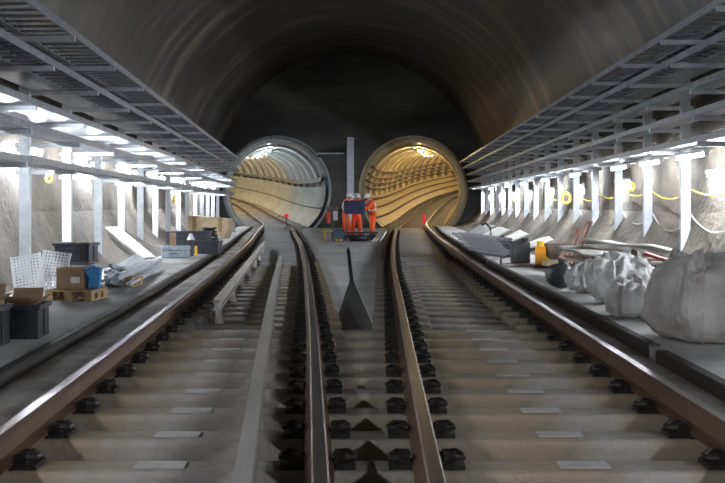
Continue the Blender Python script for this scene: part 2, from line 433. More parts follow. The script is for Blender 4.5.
for fn, side in ((cL,'left'),(cR,'right')):
    y = 9.9; proto = None
    while y < 21.2:
        lb = 'concrete block sleeper with raised ends under the %s track' % side; gr = 'block sleepers of the %s track' % side
        z = -.31
        if proto is None:
            proto = block_sleeper('block_sleeper', lb, gr); proto.location = (fn(y), y, z); proto.rotation_euler = (0,0,-heading(fn,y))
        else: dup(proto, (fn(y), y, z), -heading(fn, y))
        y += .6
    # further on the rails sit on base plates fixed to the slab
    proto = None
    while y < 44:
        if proto is None:
            proto = thing('rail_baseplate', 'dark rail baseplates bolted to the slab further along the %s track' % side, 'baseplate', (0,0,0), 0, 'baseplates of the %s track' % side)
            for off in (-G, G):
                MB().box((off,0,.02),(.34,.18,.05)).build('plate', M['clip'], proto)
                for s in (-1,1): clip_at(proto, off+s*.125, 0, .035, s)
            proto.location = (fn(y), y, zslab(y)); proto.rotation_euler = (0,0,-heading(fn,y))
        else: dup(proto, (fn(y), y, zslab(y)), -heading(fn, y))
        y += .6

# ------------------------------------------------------------------ tunnels beyond the end wall
def tunnel(fn, side, m, nm, curve_sign):
    rows = []
    y = END; pitch = 4.2; r0 = 2.92
    while y < 138:
        for dy, rr in ((0, r0), (1.0, r0), (1.02, r0-.2), (2.7, r0-.2), (2.72, r0)):
            rows.append((y+dy, rr))
        y += pitch
    mb = MB(); vs = []; n = 56
    for y, r in rows:
        h = heading(fn, y)
        for k in range(n):
            a = 2*PI*k/n
            q = r*math.cos(a)
            vs.append((fn(y)+q*math.cos(h), y-q*math.sin(h), AZ + rise(y, side) + r*math.sin(a)))
    fs = [(i*n+k, i*n+(k+1)%n, (i+1)*n+(k+1)%n, (i+1)*n+k) for i in range(len(rows)-1) for k in range(n)]
    mb.add(vs, fs); o = mb.build(nm, m, mats=[m, M['ribL' if side < 0 else 'ribR']])
    for p in o.data.polygons:
        if (p.index//n) % 5 in (1,2,3): p.material_index = 1  # pale ribs over dark recesses: light and shade painted by material
    struct(o)
    # tunnel floor slab
    mb = MB(); Y = ys(END, 138, 1.3); vs = []
    for y in Y:
        h = heading(fn, y)
        for q, dz in ((-2.2,-.18),(-1.25,-.18),(-1.2,-.22),(1.2,-.22),(1.25,-.18),(2.2,-.18)):
            vs.append((fn(y)+q*math.cos(h), y-q*math.sin(h), rise(y, side)+dz))
    mb.add(vs, [(i*6+k, i*6+k+1, (i+1)*6+k+1, (i+1)*6+k) for i in range(len(Y)-1) for k in range(5)])
    struct(mb.build('floor_'+nm.split('_',1)[1], M['slab'] if side > 0 else M['strip']))
    def arcpath(a, r, y0=END+.3, y1=134, st=1.5):
        out = []
        for y in ys(y0, y1, st):
            h = heading(fn, y); q = r*math.cos(a)
            out.append((fn(y)+q*math.cos(h), y-q*math.sin(h), AZ+rise(y, side)+r*math.sin(a)))
        return out
    # smooth infill on the outer side of the curve
    return arcpath
arcL = tunnel(cL, -1, M['tubeL'], 'wall_tunnel_left', -1)
arcR = tunnel(cR, 1, M['tubeR'], 'wall_tunnel_right', 1)
def infill(fn, side, a0, a1, r, m, nm):
    mb = MB(); Y = ys(END+.02, 137, 1.25); n = 8; vs = []
    for y in Y:
        h = heading(fn, y)
        for k in range(n+1):
            a = a0+(a1-a0)*k/n; q = r*math.cos(a)
            vs.append((fn(y)+q*math.cos(h), y-q*math.sin(h), AZ+rise(y, side)+r*math.sin(a)))
    mb.add(vs, [(i*(n+1)+k, i*(n+1)+k+1, (i+1)*(n+1)+k+1, (i+1)*(n+1)+k) for i in range(len(Y)-1) for k in range(n)])
    struct(mb.build(nm, m, smooth=True))
infill(cL, -1, R(-50), R(6), 2.68, M['infL'], 'wall_infill_left')
infill(cR, 1, R(186), R(230), 2.68, M['infR'], 'wall_infill_right')
# painted crown glints, ducts and cables
for arc, side, m in ((arcL,'left',M['crown']),(arcR,'right',M['crown'])):
    mb = MB(); mb.sweep([(-.09,-.02),(.09,-.02),(.09,.03),(-.09,.03)], arc(R(90), 2.68)); o = mb.build('crown_glint', m)  # pale bar painted in for the bright specular line overhead
    tag(o, 'pale strip standing in for the glint along the crown of the %s tunnel' % side, 'strip')
def runs(arc, angs, r, rad, m, name, label, cat, group):
    for i, a in enumerate(angs):
        mb = MB(); mb.tube(arc(R(a), r), rad, 8); o = mb.build(name, m, smooth=True)
        tag(o, label[i] if isinstance(label, list) else label, cat, group)
mb = MB(); mb.sweep([(-.1,-.13),(.06,-.13),(.08,.1),(-.06,.13)], arcL(R(14), 2.62)); tag(mb.build('cable_duct', M['dgrey']), 'dark cable duct curving along the right wall of the left tunnel', 'duct')
runs(arcL, (-22,), 2.68, .05, M['cabdark'], 'tunnel_cable', 'black cable low on the curved right wall of the left tunnel', 'cable', None)
runs(arcR, (150,160,168,176,190,202,216), 2.62, .065, M['brown'], 'tunnel_pipe',
     ['brown pipe on the left wall of the cream tunnel, %s' % w for w in ('topmost','second from the top','third from the top','fourth from the top','third from the bottom','second from the bottom','lowest')], 'pipe', 'pipes on the cream tunnel wall')
# portal rings
for fn, m, side in ((cL, M['flange'], 'left'), (cR, mat('cream_flange', (.45,.38,.24), (.55,.47,.3), rough=.5), 'right')):
    mb = MB(); c = fn(END)
    mb.sweep([(-.08,-.03),(.06,-.03),(.06,.05),(-.08,.05)], [(c+2.93*math.cos(2*PI*k/64), END-.05, AZ+2.93*math.sin(2*PI*k/64)) for k in range(65)], up=Vector((0,1,0)), caps=False)
    o = mb.build('portal_ring', m); o['category'] = 'ring'; o['label'] = 'steel ring framing the mouth of the %s tunnel' % side
def lamp_fixture(loc, d, m, label, group, r=.03, ln=.5):
    root = thing('tunnel_lamp', label, 'lamp', loc, 0, group)
    dv = Vector(d).normalized()
    MB().tube([-dv*ln/2, dv*ln/2], r, 8).build('lamp_tube', m, root)
    MB().box((0,0,r+.03), (.1,.1,.04)).build('lamp_housing', M['dgrey'], root)
for i in range(12):
    y = 58+5*i
    lamp_fixture((cR(y)+.25, y, AZ+rise(y,1)+2.5), (math.sin(heading(cR,y)),math.cos(heading(cR,y)),0), M['warmglow'], 'warm lamp glowing at the crown of the cream tunnel', 'lamps inside the cream tunnel')
    lamp_fixture((cL(y)-.25, y, AZ+rise(y,-1)+2.5), (math.sin(heading(cL,y)),math.cos(heading(cL,y)),0), M['coolglow'] if i < 4 else M['warmglow'],
        'cool lamp near the mouth of the left tunnel' if i < 4 else 'warm lamp deep inside the left tunnel', 'cool lamps in the left tunnel' if i < 4 else 'warm lamps in the left tunnel')

# ------------------------------------------------------------------ cable racks
def make_post(sgn, base, top, tiers, label, group):
    """origin on the post line at z = 0; arms reach towards the track (-sgn)"""
    root = thing('rack_post', label, 'post', (0,0,0), 0, group)
    mb = MB()          # channel section open to the wall
    w = .075
    mb.sweep([(-w,-.04),(w,-.04),(w,.04),(w-.012,.04),(w-.012,-.028),(-w+.012,-.028),(-w+.012,.04),(-w,.04)], [(0,0,base),(0,0,top)], up=Vector((0,1,0)))
    mb.build('upright', M['galv'], root)
    MB().bbox((-.12,-.1,base-.01),(.12,.1,base+.015)).build('foot_plate', M['galv'], root)
    for z, ln in tiers:
        a = MB()
        x0, x1 = sorted((sgn*.16, -sgn*ln))
        a.bbox((x0,.045,z-.03),(x1,.1,z+.03))
        a.build('bracket_arm', M['galv'], root)
    return root
TL = [(1.46,.72),(1.86,.78),(2.14,.84),(2.62,1.05),(2.98,1.3)]
TR = [(1.90,.5),(2.26,.55),(2.62,.6),(2.98,.85),(3.3,1.0)]
protoL = make_post(-1, -.15, 3.1, TL, 'galvanised steel rack post with bracket arms along the left wall', 'rack posts along the left wall')
protoR = make_post(1, -.06, 3.42, TR, 'galvanised steel rack post with bracket arms along the right wall', 'rack posts along the right wall')
first = True; yL = []; yR = []
for k in range(-4, 14):
    y = 13.7+2.48*k
    if y < 3 or y > 46.5: continue
    yL.append(y); lb = 'galvanised steel rack post with bracket arms along the left wall'
    if k == 0: lb = 'galvanised rack post on the left wall, leftmost one standing fully in view'
    loc = (PL(y), y, .09)
    if first: protoL.location = loc; first = False
    else: dup(protoL, loc, 0, lb)
first = True
for k in range(-5, 16):
    y = 15.0+2.2*k
    if y < 3.5 or y > 50: continue
    yR.append(y); lb = 'galvanised steel rack post with bracket arms along the right wall'
    if k == 0: lb = 'white galvanised rack post behind the big bag, rightmost in view'
    loc = (PR(y), y, 0)
    if first: protoR.location = loc; first = False
    else: dup(protoR, loc, 0, lb)
dzL = .09; dzR = 0.

def run_thing(P, sgn, inn, out, z, kind, label, name, y0, y1):
    root = thing(name, label, 'cable tray', (P(y0), y0, z))
    lo, hi = sorted((-sgn*inn, -sgn*out))
    X = lambda y, q: P(y)+q-P(y0)
    for q in (lo, hi):
        mb = MB(); mb.sweep([(-.012,0),(.012,0),(.012,.085),(-.012,.085)], [(X(y,q), y-y0, 0) for y in ys(y0,y1,3)])
        mb.build('side_rail', M['tray'], root)
    if kind == 'solid':
        mb = MB(); mb.sweep([(-.5*(hi-lo)+.012,.0),(.5*(hi-lo)-.012,.0),(.5*(hi-lo)-.012,.008),(-.5*(hi-lo)+.012,.008)], [(X(y,(lo+hi)/2), y-y0, 0) for y in ys(y0,y1,3)])
        mb.build('tray_base', M['tray'], root)
    else:
        y = y0+.1; k = 0; pr = None; mb = MB()
        while y < y1-.05:
            if k >= 99: mb.bbox((X(y,lo), y-y0-.02, .01),(X(y,hi), y-y0+.02, .035))
            elif pr is None:
                pr = MB().bbox((lo,-.02,.01),(hi,.02,.035)).build('rung', M['tray'], root); pr.location = (P(y)-P(y0), y-y0, 0)
            else:
                o = pr.copy(); C.objects.link(o); o.parent = root; o.location = (P(y)-P(y0), y-y0, 0)
            y += .3; k += 1
        if mb.v:
            o = mb.build('rungs', M['tray'], root); o['kind'] = 'stuff'
LY = (3.2, 47.4); RY = (4.0, 50.5)
def z_(t, d): return t+.03+d
run_thing(PL, -1, .42, .70, z_(TL[0][0],dzL), 'solid', 'lowest solid cable tray on the left wall rack', 'cable_tray', *LY)
run_thing(PL, -1, .40, .76, z_(TL[1][0],dzL), 'solid', 'second lowest solid cable tray on the left wall rack', 'cable_tray', *LY)
run_thing(PL, -1, .1, .5, z_(TL[2][0],dzL), 'solid', 'narrow solid tray beside the posts on the middle arms of the left rack', 'cable_ladder', *LY)
run_thing(PL, -1, .52, .82, z_(TL[2][0],dzL), 'solid', 'solid cable tray on the middle arms of the left rack', 'cable_tray', *LY)
run_thing(PL, -1, .1, .55, z_(TL[3][0],dzL), 'solid', 'solid cable tray next to the posts on the fourth arms of the left rack', 'cable_tray', *LY)
run_thing(PL, -1, .58, 1.03, z_(TL[3][0],dzL), 'ladder', 'cable ladder at the arm ends on the fourth arms of the left rack', 'cable_ladder', *LY)
run_thing(PL, -1, .1, .66, z_(TL[4][0],dzL), 'ladder', 'inner cable ladder on the top arms of the left rack', 'cable_ladder', *LY)
run_thing(PL, -1, .7, 1.28, z_(TL[4][0],dzL), 'ladder', 'outermost cable ladder on the top arms of the left rack', 'cable_ladder', LY[0], 43)
run_thing(PR, 1, .2, .5, z_(TR[0][0],dzR), 'solid', 'lowest solid cable tray on the right wall rack', 'cable_tray', *RY)
run_thing(PR, 1, .25, .55, z_(TR[1][0],dzR), 'solid', 'second lowest solid cable tray on the right wall rack', 'cable_tray', *RY)
run_thing(PR, 1, .3, .6, z_(TR[2][0],dzR), 'solid', 'solid cable tray on the middle arms of the right rack', 'cable_tray', *RY)
run_thing(PR, 1, .1, .45, z_(TR[3][0],dzR), 'solid', 'solid cable tray by the posts on the fourth arms of the right rack', 'cable_tray', *RY)
run_thing(PR, 1, .48, .83, z_(TR[3][0],dzR), 'ladder', 'cable ladder at the arm ends on the fourth arms of the right rack', 'cable_ladder', *RY)
run_thing(PR, 1, .1, .5, z_(TR[4][0],dzR), 'ladder', 'inner cable ladder on the top arms of the right rack', 'cable_ladder', *RY)
run_thing(PR, 1, .53, .98, z_(TR[4][0],dzR), 'ladder', 'outermost cable ladder on the top arms of the right rack', 'cable_ladder', *RY)
# cables lying in the ladders
for P, sgn, T, dz, rng, side in ((PL,-1,TL,dzL,LY,'left'),(PR,1,TR,dzR,RY,'right')):
    for i, (t, q) in enumerate(((4,.16),(4,.25),(4,.34),(4,.44))):
        mb = MB(); y0 = rng[0]
        mb.tube([(P(y)-sgn*(q+.02*math.sin(y*1.3+i))-P(y0), y-y0, 0) for y in ys(rng[0], rng[1], 1.0)], .028, 6)
        o = mb.build('power_cable', M['cabdark'], smooth=True); o.location = (P(y0), y0, T[t][0]+dz+.03+.035+.028)
        tag(o, 'black power cable lying in the upper %s cable ladders' % side, 'cable', 'cables in the %s ladders' % side)

# ------------------------------------------------------------------ strip lights on the walls
def wallx(y, z, sgn): return AXC(y)+sgn*math.sqrt(AXR(y)**2-(z-AZ)**2)
def make_light(label, group, sgn, gm='tubeglow'):
    root = thing('strip_light', label, 'light', (0,0,0), 0, group)
    MB().bbox((-.05,-.62,.04),(.05,.62,.09)).build('lamp_housing', M['white'], root)
    mb = MB(); mb.tube([(0,-.58,.012),(0,.58,.012)], .024, 10); mb.build('lamp_tube', M[gm], root, smooth=True)
    for e in (-.6,.6): MB().box((0,e,.02),(.06,.03,.07)).build('end_cap', M['white'], root)
    MB().bbox((min(0,sgn*.3), -.03,.09),(max(0,sgn*.3),.03,.11)).build('wall_bracket', M['galv'], root)
    return root
fl = make_light('fluorescent strip light on the left wall under the cable racks', 'strip lights on the left wall', -1)
first = True
for i, y in enumerate([-13,-10,-7,-4,-1.5,1.2, 15.0, 19.9, 24.8]+ys(29.5, 47.5, 4.5)):
    z = 1.95 if y > 5 else 3.2; x = (wallx(y, z, -1)+PL(y))/2 + .02 if y > 5 else wallx(y, z, -1)+.16
    loc = (x, y, z-.05)
    if first: fl.location = loc; first = False
    else: dup(fl, loc, R(3.8))
fr = make_light('fluorescent strip light on the right wall behind the rack posts', 'strip lights on the right wall', 1)
first = True
for i, y in enumerate([-13,-10,-7,-4,-1.5,1.2, 9.6, 14.0, 20.0, 24.6, 29.2, 33.8, 38.4, 43.0, 47.6]):
    z = 1.52 if y > 5 else 3.2; x = wallx(y, z, 1)-.16
    if first: fr.location = (x, y, z); first = False
    else: dup(fr, (x, y, z), R(-2.9))
f2 = make_light('fluorescent strip light hung among the middle arms of the left rack', 'strip lights among the left rack arms', -1, 'tubesoft')
first = True
for i, y in enumerate([6.2, 9.9, 12.5, 15.0, 17.4, 19.9, 22.4, 24.9, 29.8, 34.8, 39.8]):
    loc = (PL(y)+.2, y, 2.05)
    if first: f2.location = loc; first = False
    else: dup(f2, loc, R(3.8))
first = True
fu = make_light('fluorescent strip light hung under the arms of the right rack', 'strip lights under the right rack', 1, 'tubesoft')
for i, y in enumerate([14.0, 16.2, 18.4, 22.8, 27.2, 31.6, 36, 42]):
    loc = (PR(y)-.22, y, 1.78)
    if first: fu.location = loc; first = False
    else: dup(fu, loc, R(-1.7))

# ------------------------------------------------------------------ props: builders
def crate(loc, w, d, h, rz, m, label, contents=None, nm='storage_crate', handle=True):
    root = thing(nm, label, 'crate', loc, rz)
    t = .02
    mb = MB()
    mb.bbox((-w/2,-d/2,0),(w/2,d/2,t))
    for s in (-1,1):
        mb.box((s*(w/2-t/2)*.985, 0, h/2), (t, d*.97, h)); mb.box((0, s*(d/2-t/2)*.985, h/2), (w*.97, t, h))
    for k in range(5):
        x = -w/2+w*(k+.5)/5
        for s in (-1,1): mb.box((x, s*d/2, h*.45), (.018,.016,h*.8))
    for s in (-1,1): mb.box((s*w/2, 0, h*.45), (.016,.018,h*.8))
    mb.build('crate_body', m, root)
    rb = MB()
    for s in (-1,1):
        rb.box((s*w/2,0,h-.02),(.035,d+.035,.04)); rb.box((0,s*d/2,h-.02),(w-.035,.035,.04))
    rb.build('rim', m, root)
    if handle:
        for s in (-1,1): MB().tube([(-w*.12, s*(d/2+.012), h*.72),(-w*.1, s*(d/2+.035), h*.72),(w*.1, s*(d/2+.035), h*.72),(w*.12, s*(d/2+.012), h*.72)], .009, 6).build('handle', m, root)
    return root
def carton(loc, w, d, h, rz, label, flaps=True, lab=True):
    root = thing('cardboard_box', label, 'box', loc, rz)
    t = .008; mb = MB()
    mb.bbox((-w/2,-d/2,0),(w/2,d/2,t))
    for s in (-1,1):
        mb.box((s*(w/2-t/2),0,h/2),(t,d,h)); mb.box((0,s*(d/2-t/2),h/2),(w-2*t,t,h))
    if not flaps: mb.bbox((-w/2,-d/2,h-.004),(w/2,d/2,h+.004))
    mb.build('carton_body', M['card'], root)
    if flaps:
        for s, ang in ((-1,R(35)),(1,R(60))):
            f = MB().box((0,0,0),(w*.96,d*.48,.006)).build('flap', M['card'], root)
            f.location = (0, s*(d/2+d*.24*math.cos(ang)), h+d*.24*math.sin(ang)); f.rotation_euler = (s*ang,0,0)
        for s, ang in ((-1,R(-25)),(1,R(40))):
            f = MB().box((0,0,0),(w*.4,d*.94,.006)).build('flap', M['card'], root)
            f.location = (s*(w/2+w*.2*math.cos(ang)), 0, h+w*.2*math.sin(ang)); f.rotation_euler = (0,-s*ang,0)
    else:
        MB().bbox((-w/2-.001,-.025,h+.004),(w/2+.001,.025,h+.007)).build('packing_tape', M['brown'], root)
    if lab: MB().bbox((w*.05,-d/2-.004,h*.3),(w*.38,-d/2-.001,h*.58)).build('white_label', M['label'], root)
    return root
def pallet(loc, w, d, rz, label):
    root = thing('wooden_pallet', label, 'pallet', loc, rz)
    for k in range(5):
        MB().box((0, -d/2+.05+(d-.1)*k/4, .12), (w,.095,.02)).build('deck_board', M['wood'], root)
    for k in range(3):
        MB().box((-w/2+.05+(w-.1)*k/2, 0, .1),(.09,d,.018)).build('stringer_board', M['wood'], root)
        for j in range(3):
            MB().box((-w/2+.05+(w-.1)*k/2, -d/2+.06+(d-.12)*j/2, .053),(.09,.11,.075)).build('block', M['wood'], root)
        MB().box((-w/2+.05+(w-.1)*k/2, 0, .008),(.09,d,.016)).build('bottom_board', M['wood'], root)
    return root
def lattice(loc, w, h, rot, label, nx=8, ny=14):
    root = thing('perforated_panel', label, 'panel', loc, 0, None)
    root.rotation_euler = rot
    mb = MB()
    for i in range(nx+1): mb.box((-w/2+w*i/nx,0,h/2),(w/nx*.5,.012,h))
    for j in range(ny+1): mb.box((0,0,h*j/ny),(w+w/nx*.5,.0118,h/ny*.5))
    mb.build('mesh_sheet', M['white'], root)
    e = MB()
    for s in (-1,1): e.box((s*(w/2+.02),.01,h/2),(.02,.04,h+.03))
    e.build('folded_edge', M['white'], root)
    return root
def bars_pile(spec, name, cat, m, group):
    for i, (p0, p1, w, h, label) in enumerate(spec):
        p0 = Vector(p0); p1 = Vector(p1)
        mb = MB(); mb.sweep([(-w,0),(w,0),(w,h),(w-.006,h),(w-.006,.006),(-w+.006,.006),(-w+.006,h),(-w,h)], [Vector((0,0,0)), p1-p0])
        o = mb.build(name, m); o.location = p0; tag(o, label, cat, group)
def bulk_bag(loc, w, d, h, rz, seed, label, loops=3, power=.6, crumple=1.0, m='bagwhite'):
    root = thing('bulk_bag', label, 'bag', loc, rz)
    nu, nv = 120, 76; vs = []; S = Vector((seed*3.7, seed*1.3, seed*2.1))
    def sg(a, p): return math.copysign(abs(a)**p, a)
    def pt(u, v):
        th = 2*PI*u; ph = -PI/2+PI*v
        c = sg(math.cos(ph), power*.75)
        x = c*sg(math.cos(th), power); y = c*sg(math.sin(th), power); z = sg(math.sin(ph), power)
        if z > 0: s = 1-.28*z**1.6
        else: s = 1-.06*z*z
        x *= s; y *= s
        p = Vector((x*w/2, y*d/2, (z*.5+.5)*h))
        nrm = Vector((x/w, y/d, z/h)).normalized()
        a = noise.noise(p*2.6+S)*.10 + noise.noise(p*6+S)*.035
        q = p*Vector((5,5,2.2))+S
        wv = noise.noise(q + 1.6*Vector((noise.noise(q*.7), noise.noise(q*.7+Vector((5,1,2))), noise.noise(q*.8+Vector((2,7,1))))))
        a += crumple*(.06*(1-abs(wv)*3.2) + .026*(1-abs(noise.noise(p*9+S+Vector((wv,wv,0))*2))*3) + .005*(1-abs(noise.noise(p*21+S))*3))
        k = min(1., p.z/h*4)
        p = p + nrm*a*w*.8*(.25+.75*k)
        if p.z < .0: p.z = 0.
        if z > .55: p.z += crumple*.10*h*noise.noise(Vector((x*3,y*3,seed)))
        return p
    for j in range(nv+1):
        for i in range(nu): vs.append(pt(i/nu, j/nv))
    fs = [(j*nu+i, j*nu+(i+1)%nu, (j+1)*nu+(i+1)%nu, (j+1)*nu+i) for j in range(nv) for i in range(nu)]
    mb = MB(); mb.add(vs, fs); mb.build('bag_body', M[m], root, smooth=True)
    rnd = random.Random(seed)
    for k in range(loops):
        u = (k+.5)/loops + rnd.uniform(-.06,.06)
        a = pt(u, .8); b = pt(u+.09, .8); top = (a+b)/2+Vector((rnd.uniform(-.06,.06), rnd.uniform(-.06,.06), h*.14))
        path = [a-Vector((0,0,.08)), a.lerp(top,.5)+Vector((0,0,.02)), top, b.lerp(top,.5)+Vector((0,0,.02)), b-Vector((0,0,.08))]
        MB().sweep([(-.022,-.004),(.022,-.004),(.022,.004),(-.022,.004)], path, up=Vector((0,1,0))).build('lifting_loop', M['bagloop'], root)
    for u in (.69, .82):
        path = [pt(u, .12+.62*t/14)+Vector((math.cos(2*PI*u)*.008, math.sin(2*PI*u)*.008, 0)) for t in range(15)]
        MB().sweep([(-.022,-.003),(.022,-.003),(.022,.004),(-.022,.004)], path, up=Vector((math.cos(2*PI*u), math.sin(2*PI*u), .01))).build('webbing_strap', M['bagloop'], root)
    return root
def sheet(loc, w, d, t, rot, m, label, cat='sheet', name='sheet', wav=0, seed=0):
    mb = MB(); nx, ny = 14, 8; top = []; bot = []
    for j in range(ny+1):
        for i in range(nx+1):
            x = -w/2+w*i/nx; y = -d/2+d*j/ny; z = wav*noise.noise(Vector((x*2.2,y*2.2,seed)))
            top.append((x,y,z+t)); bot.append((x,y,z))
    n = (nx+1)*(ny+1); fs = []
    for j in range(ny):
        for i in range(nx):
            a = j*(nx+1)+i; fs.append((a,a+1,a+nx+2,a+nx+1)); fs.append((n+a,n+a+nx+1,n+a+nx+2,n+a+1))
    edge = [i for i in range(nx+1)]+[(j+1)*(nx+1)-1 for j in range(1,ny+1)]+[ny*(nx+1)+i for i in range(nx-1,-1,-1)]+[j*(nx+1) for j in range(ny-1,0,-1)]
    for q in range(len(edge)):
        a, b = edge[q], edge[(q+1)%len(edge)]; fs.append((a,b,b+n,a+n))
    mb.add(top+bot, fs); o = mb.build(name, m, smooth=wav > 0); o.location = loc; o.rotation_euler = rot
    return tag(o, label, cat)
def at(px, py, z=WALK):
    """a point of the ground seen at that spot"""
    Y = (CAMZ-z)*F/(py-HY); return Vector(((px-HX)*Y/F, Y, z))
def catenary(p0, p1, sag, n=14):
    p0 = Vector(p0); p1 = Vector(p1)
    return [p0.lerp(p1, t/n) - Vector((0,0,sag*4*(t/n)*(1-t/n))) for t in range(n+1)]

# ------------------------------------------------------------------ left walkway
p = at(33, 339); crate((p.x-.14, p.y+.16, WALK), .35,.36,.29, R(4), M['black'], 'black plastic crate topped with open cardboard, front left by the walkway edge')
carton((p.x-.15, p.y+.17, WALK+.022), .27,.27,.27, R(4), 'open cardboard box sitting in the black crate at the front left', True, False)
p = at(-2, 350); crate((p.x-.2, p.y+.2, WALK), .3,.4,.33, R(2), M['black'], 'black plastic crate cut off by the left edge of the picture')
carton((p.x-.2, p.y+.2, WALK+.022), .24,.3,.34, R(2), 'open cardboard box standing in the leftmost black crate', True, False)
p = at(34, 298); lattice((p.x-.06, p.y+.05, WALK), .31,.53, (R(-14),R(-10),R(8)), 'white perforated metal panel leaning to the left, beside the rack post')
lattice((p.x+.06, p.y+.3, WALK), .3,.56, (R(-16),R(7),R(-4)), 'white perforated metal panel leaning on the right, partly behind its twin', 7, 14)
p = at(71, 301); pp = pallet((p.x, p.y+.22, WALK), .58,.5, R(-6), 'small wooden pallet carrying a cardboard box on the left walkway')
carton((p.x-.02, p.y+.2, WALK+.135), .33,.28,.25, R(-6), 'closed cardboard box with a white label on the pallet', False)
# blue bag
root = thing('blue_sack', 'bright blue plastic sack beside the cardboard box on the pallet', 'bag', (p.x+.22, p.y+.16, WALK+.135), R(5))
mb = MB(); mb.add([(-.05,-.06,0),(.07,-.06,0),(.07,.06,0),(-.05,.06,0),(-.1,-.08,.24),(.1,-.09,.27),(.1,.08,.25),(-.09,.08,.23),(-.03,-.09,.13),(.08,-.1,.14)],
    [(0,3,2,1),(0,1,9,8),(8,9,5,4),(1,2,6,5),(2,3,7,6),(3,0,4,7),(4,5,6,7)]); mb.build('sack_body', M['blue'], root, bevel=.008)
MB().tube([(-.04,-.09,.24),(0,-.1,.28),(.05,-.095,.26)], .012, 6).build('tied_neck', M['blue'], root)
# metal stack carrying black crate
p = at(71, 287); q = Vector((p.x-.03, p.y+.35, WALK))
root = thing('steel_bracket_stack', 'stack of grey steel brackets under the large black crate', 'stack', q, R(-3))
for k in range(8): MB().bbox((-.25+.012*(k%3), -.2, .002+.045*k),(.25+.015*((k+1)%2), .2, .002+.045*k+.028)).build('bracket_layer', M['dgrey'] if k % 2 else M['tray'], root)
crate((q.x, q.y, WALK+.352), .5,.4,.25, R(-3), M['black'], 'large black crate holding small cardboard boxes, on the bracket stack', handle=True)
carton((q.x-.1, q.y+.02, WALK+.374), .16,.2,.2, R(3), 'small cardboard box at the left inside the large black crate', False, False)
carton((q.x+.1, q.y+.02, WALK+.374), .18,.2,.235, R(-5), 'small cardboard box at the right inside the large black crate', False, False)
p = at(126, 287); pallet((p.x-.03, p.y+.2, WALK), .3,.4, R(-10), 'small wooden pallet under the galvanised channels on the left walkway')
# galvanised channels
sp = []; rnd = random.Random(3)
spots = [((108,284),(150,262)),((118,285),(156,266)),((106,279),(144,259)),((112,276),(140,257)),((122,279),(160,260)),((128,286),(160,268)),((104,283),(128,268)),((116,281),(152,264)),((110,273),(136,256))]
for i, (a, b) in enumerate(spots):
    z0 = WALK + .005+.135*(1 if i in (0,2,3,6,7,8) else .15)+.03*(i%3); z1 = WALK+.02+.02*(i%4)
    p0 = at(*a, z0); p1 = at(*b, z1)
    p1 = p0+(p1-p0)
    sp.append((p0, p1, .025+.008*(i%2), .04, 'loose galvanised steel channel in the heap beside the pallet on the left'))
bars_pile(sp, 'steel_channel', 'channel', M['galv'], 'channels heaped on the left walkway')
root = thing('steel_offcut_heap', 'heap of grey steel offcuts at the near end of the channels', 'heap', at(112,288)+Vector((0,.15,0)))
for k in range(9):
    c = (rnd.uniform(-.14,.14), rnd.uniform(-.1,.15), .03+.03*k)
    MB().box(c, (.16+.05*(k%3),.05,.045), Matrix.Rotation(rnd.uniform(0,3),3,'Z')@Matrix.Rotation(rnd.uniform(-.3,.3),3,'Y')).build('offcut', M['galv'] if k%2 else M['bluegrey'], root)
# white board leaning on the haunch
a = at(150, 259); 
x, y = a.x-.02, a.y
b0 = Vector((x, y, WALK)); b1 = Vector((x-.95, y+.6, .56))
mb = MB(); mb.sweep([(-.19,.0),(.19,.0),(.19,.03),(-.19,.03)], [Vector((0,0,0)), b1-b0]); o = mb.build('white_board', M['board']); o.location = b0+Vector((0,0,.01))
tag(o, 'long off-white board lying against the curved foot of the left wall', 'board')
# far left group
p = at(174, 258); root = thing('grey_equipment_case', 'light blue-grey case with ribbed lid on the left walkway', 'case', (p.x, p.y+.2, WALK), R(-4))
mb = MB(); mb.bbox((-.27,-.2,.0),(.27,.2,.17)); mb.build('case_body', M['bluegrey'], root, bevel=.02)
mb = MB(); mb.bbox((-.28,-.21,.172),(.28,.21,.25)); 
for k in range(5): mb.bbox((-.22+.1*k,-.215,.18),(-.18+.1*k,.215,.262))
mb.build('case_lid', M['bluegrey'], root, bevel=.01)
MB().tube([(-.08,-.21,.1),(-.07,-.245,.1),(.07,-.245,.1),(.08,-.21,.1)], .012,6).build('handle', M['dgrey'], root)
p = at(172, 250); carton((p.x-.05, p.y+.35, WALK), .16,.16,.42, R(10), 'small cardboard box standing just behind the blue-grey case', False, False)
p = at(206, 254); crate((p.x, p.y+.2, WALK), .62,.42,.3, R(-5), M['black'], 'black crate right of the blue-grey case on the left walkway')
root = thing('floodlight_unit', 'dark floodlight with chrome head between the grey case and black crate', 'light', at(190,256)+Vector((0,.1,0)), 0)
mb = MB(); mb.tube([(0,0,0),(0,0,.36)], .07, 12); mb.build('lamp_body', M['dgrey'], root)
MB().tube([(0,0,.36),(0,0,.5)], .09, 12, .03).build('lamp_head', M['white'], root)
MB().tube([(.12,-.02,0),(.12,-.02,.22)], .03, 8).build('yellow_bottle', M['yelpaint'], root)
p = at(187, 247); crate((p.x, p.y+.3, WALK), 1.15,.5,.42, R(-3), M['black'], 'long low black crate full of fittings behind the grey case', nm='storage_crate')
p = at(208, 245); 
root = thing('cable_heap', 'heap of black cable and fittings behind the black crate', 'heap', (p.x, p.y+.3, WALK))
for k in range(6):
    MB().tube([(.25*math.cos(t*.7+k)*(1-.06*k), .25*math.sin(t*.7+k), .05+.08*k+.03*math.sin(t)) for t in range(11)], .03, 6).build('coil', M['cabdark'], root, smooth=True)
p = at(216, 238); root = thing('plywood_crate', 'big pale plywood crate by the far end of the left walkway', 'crate', (p.x-.25, p.y+.5, WALK), R(-12))
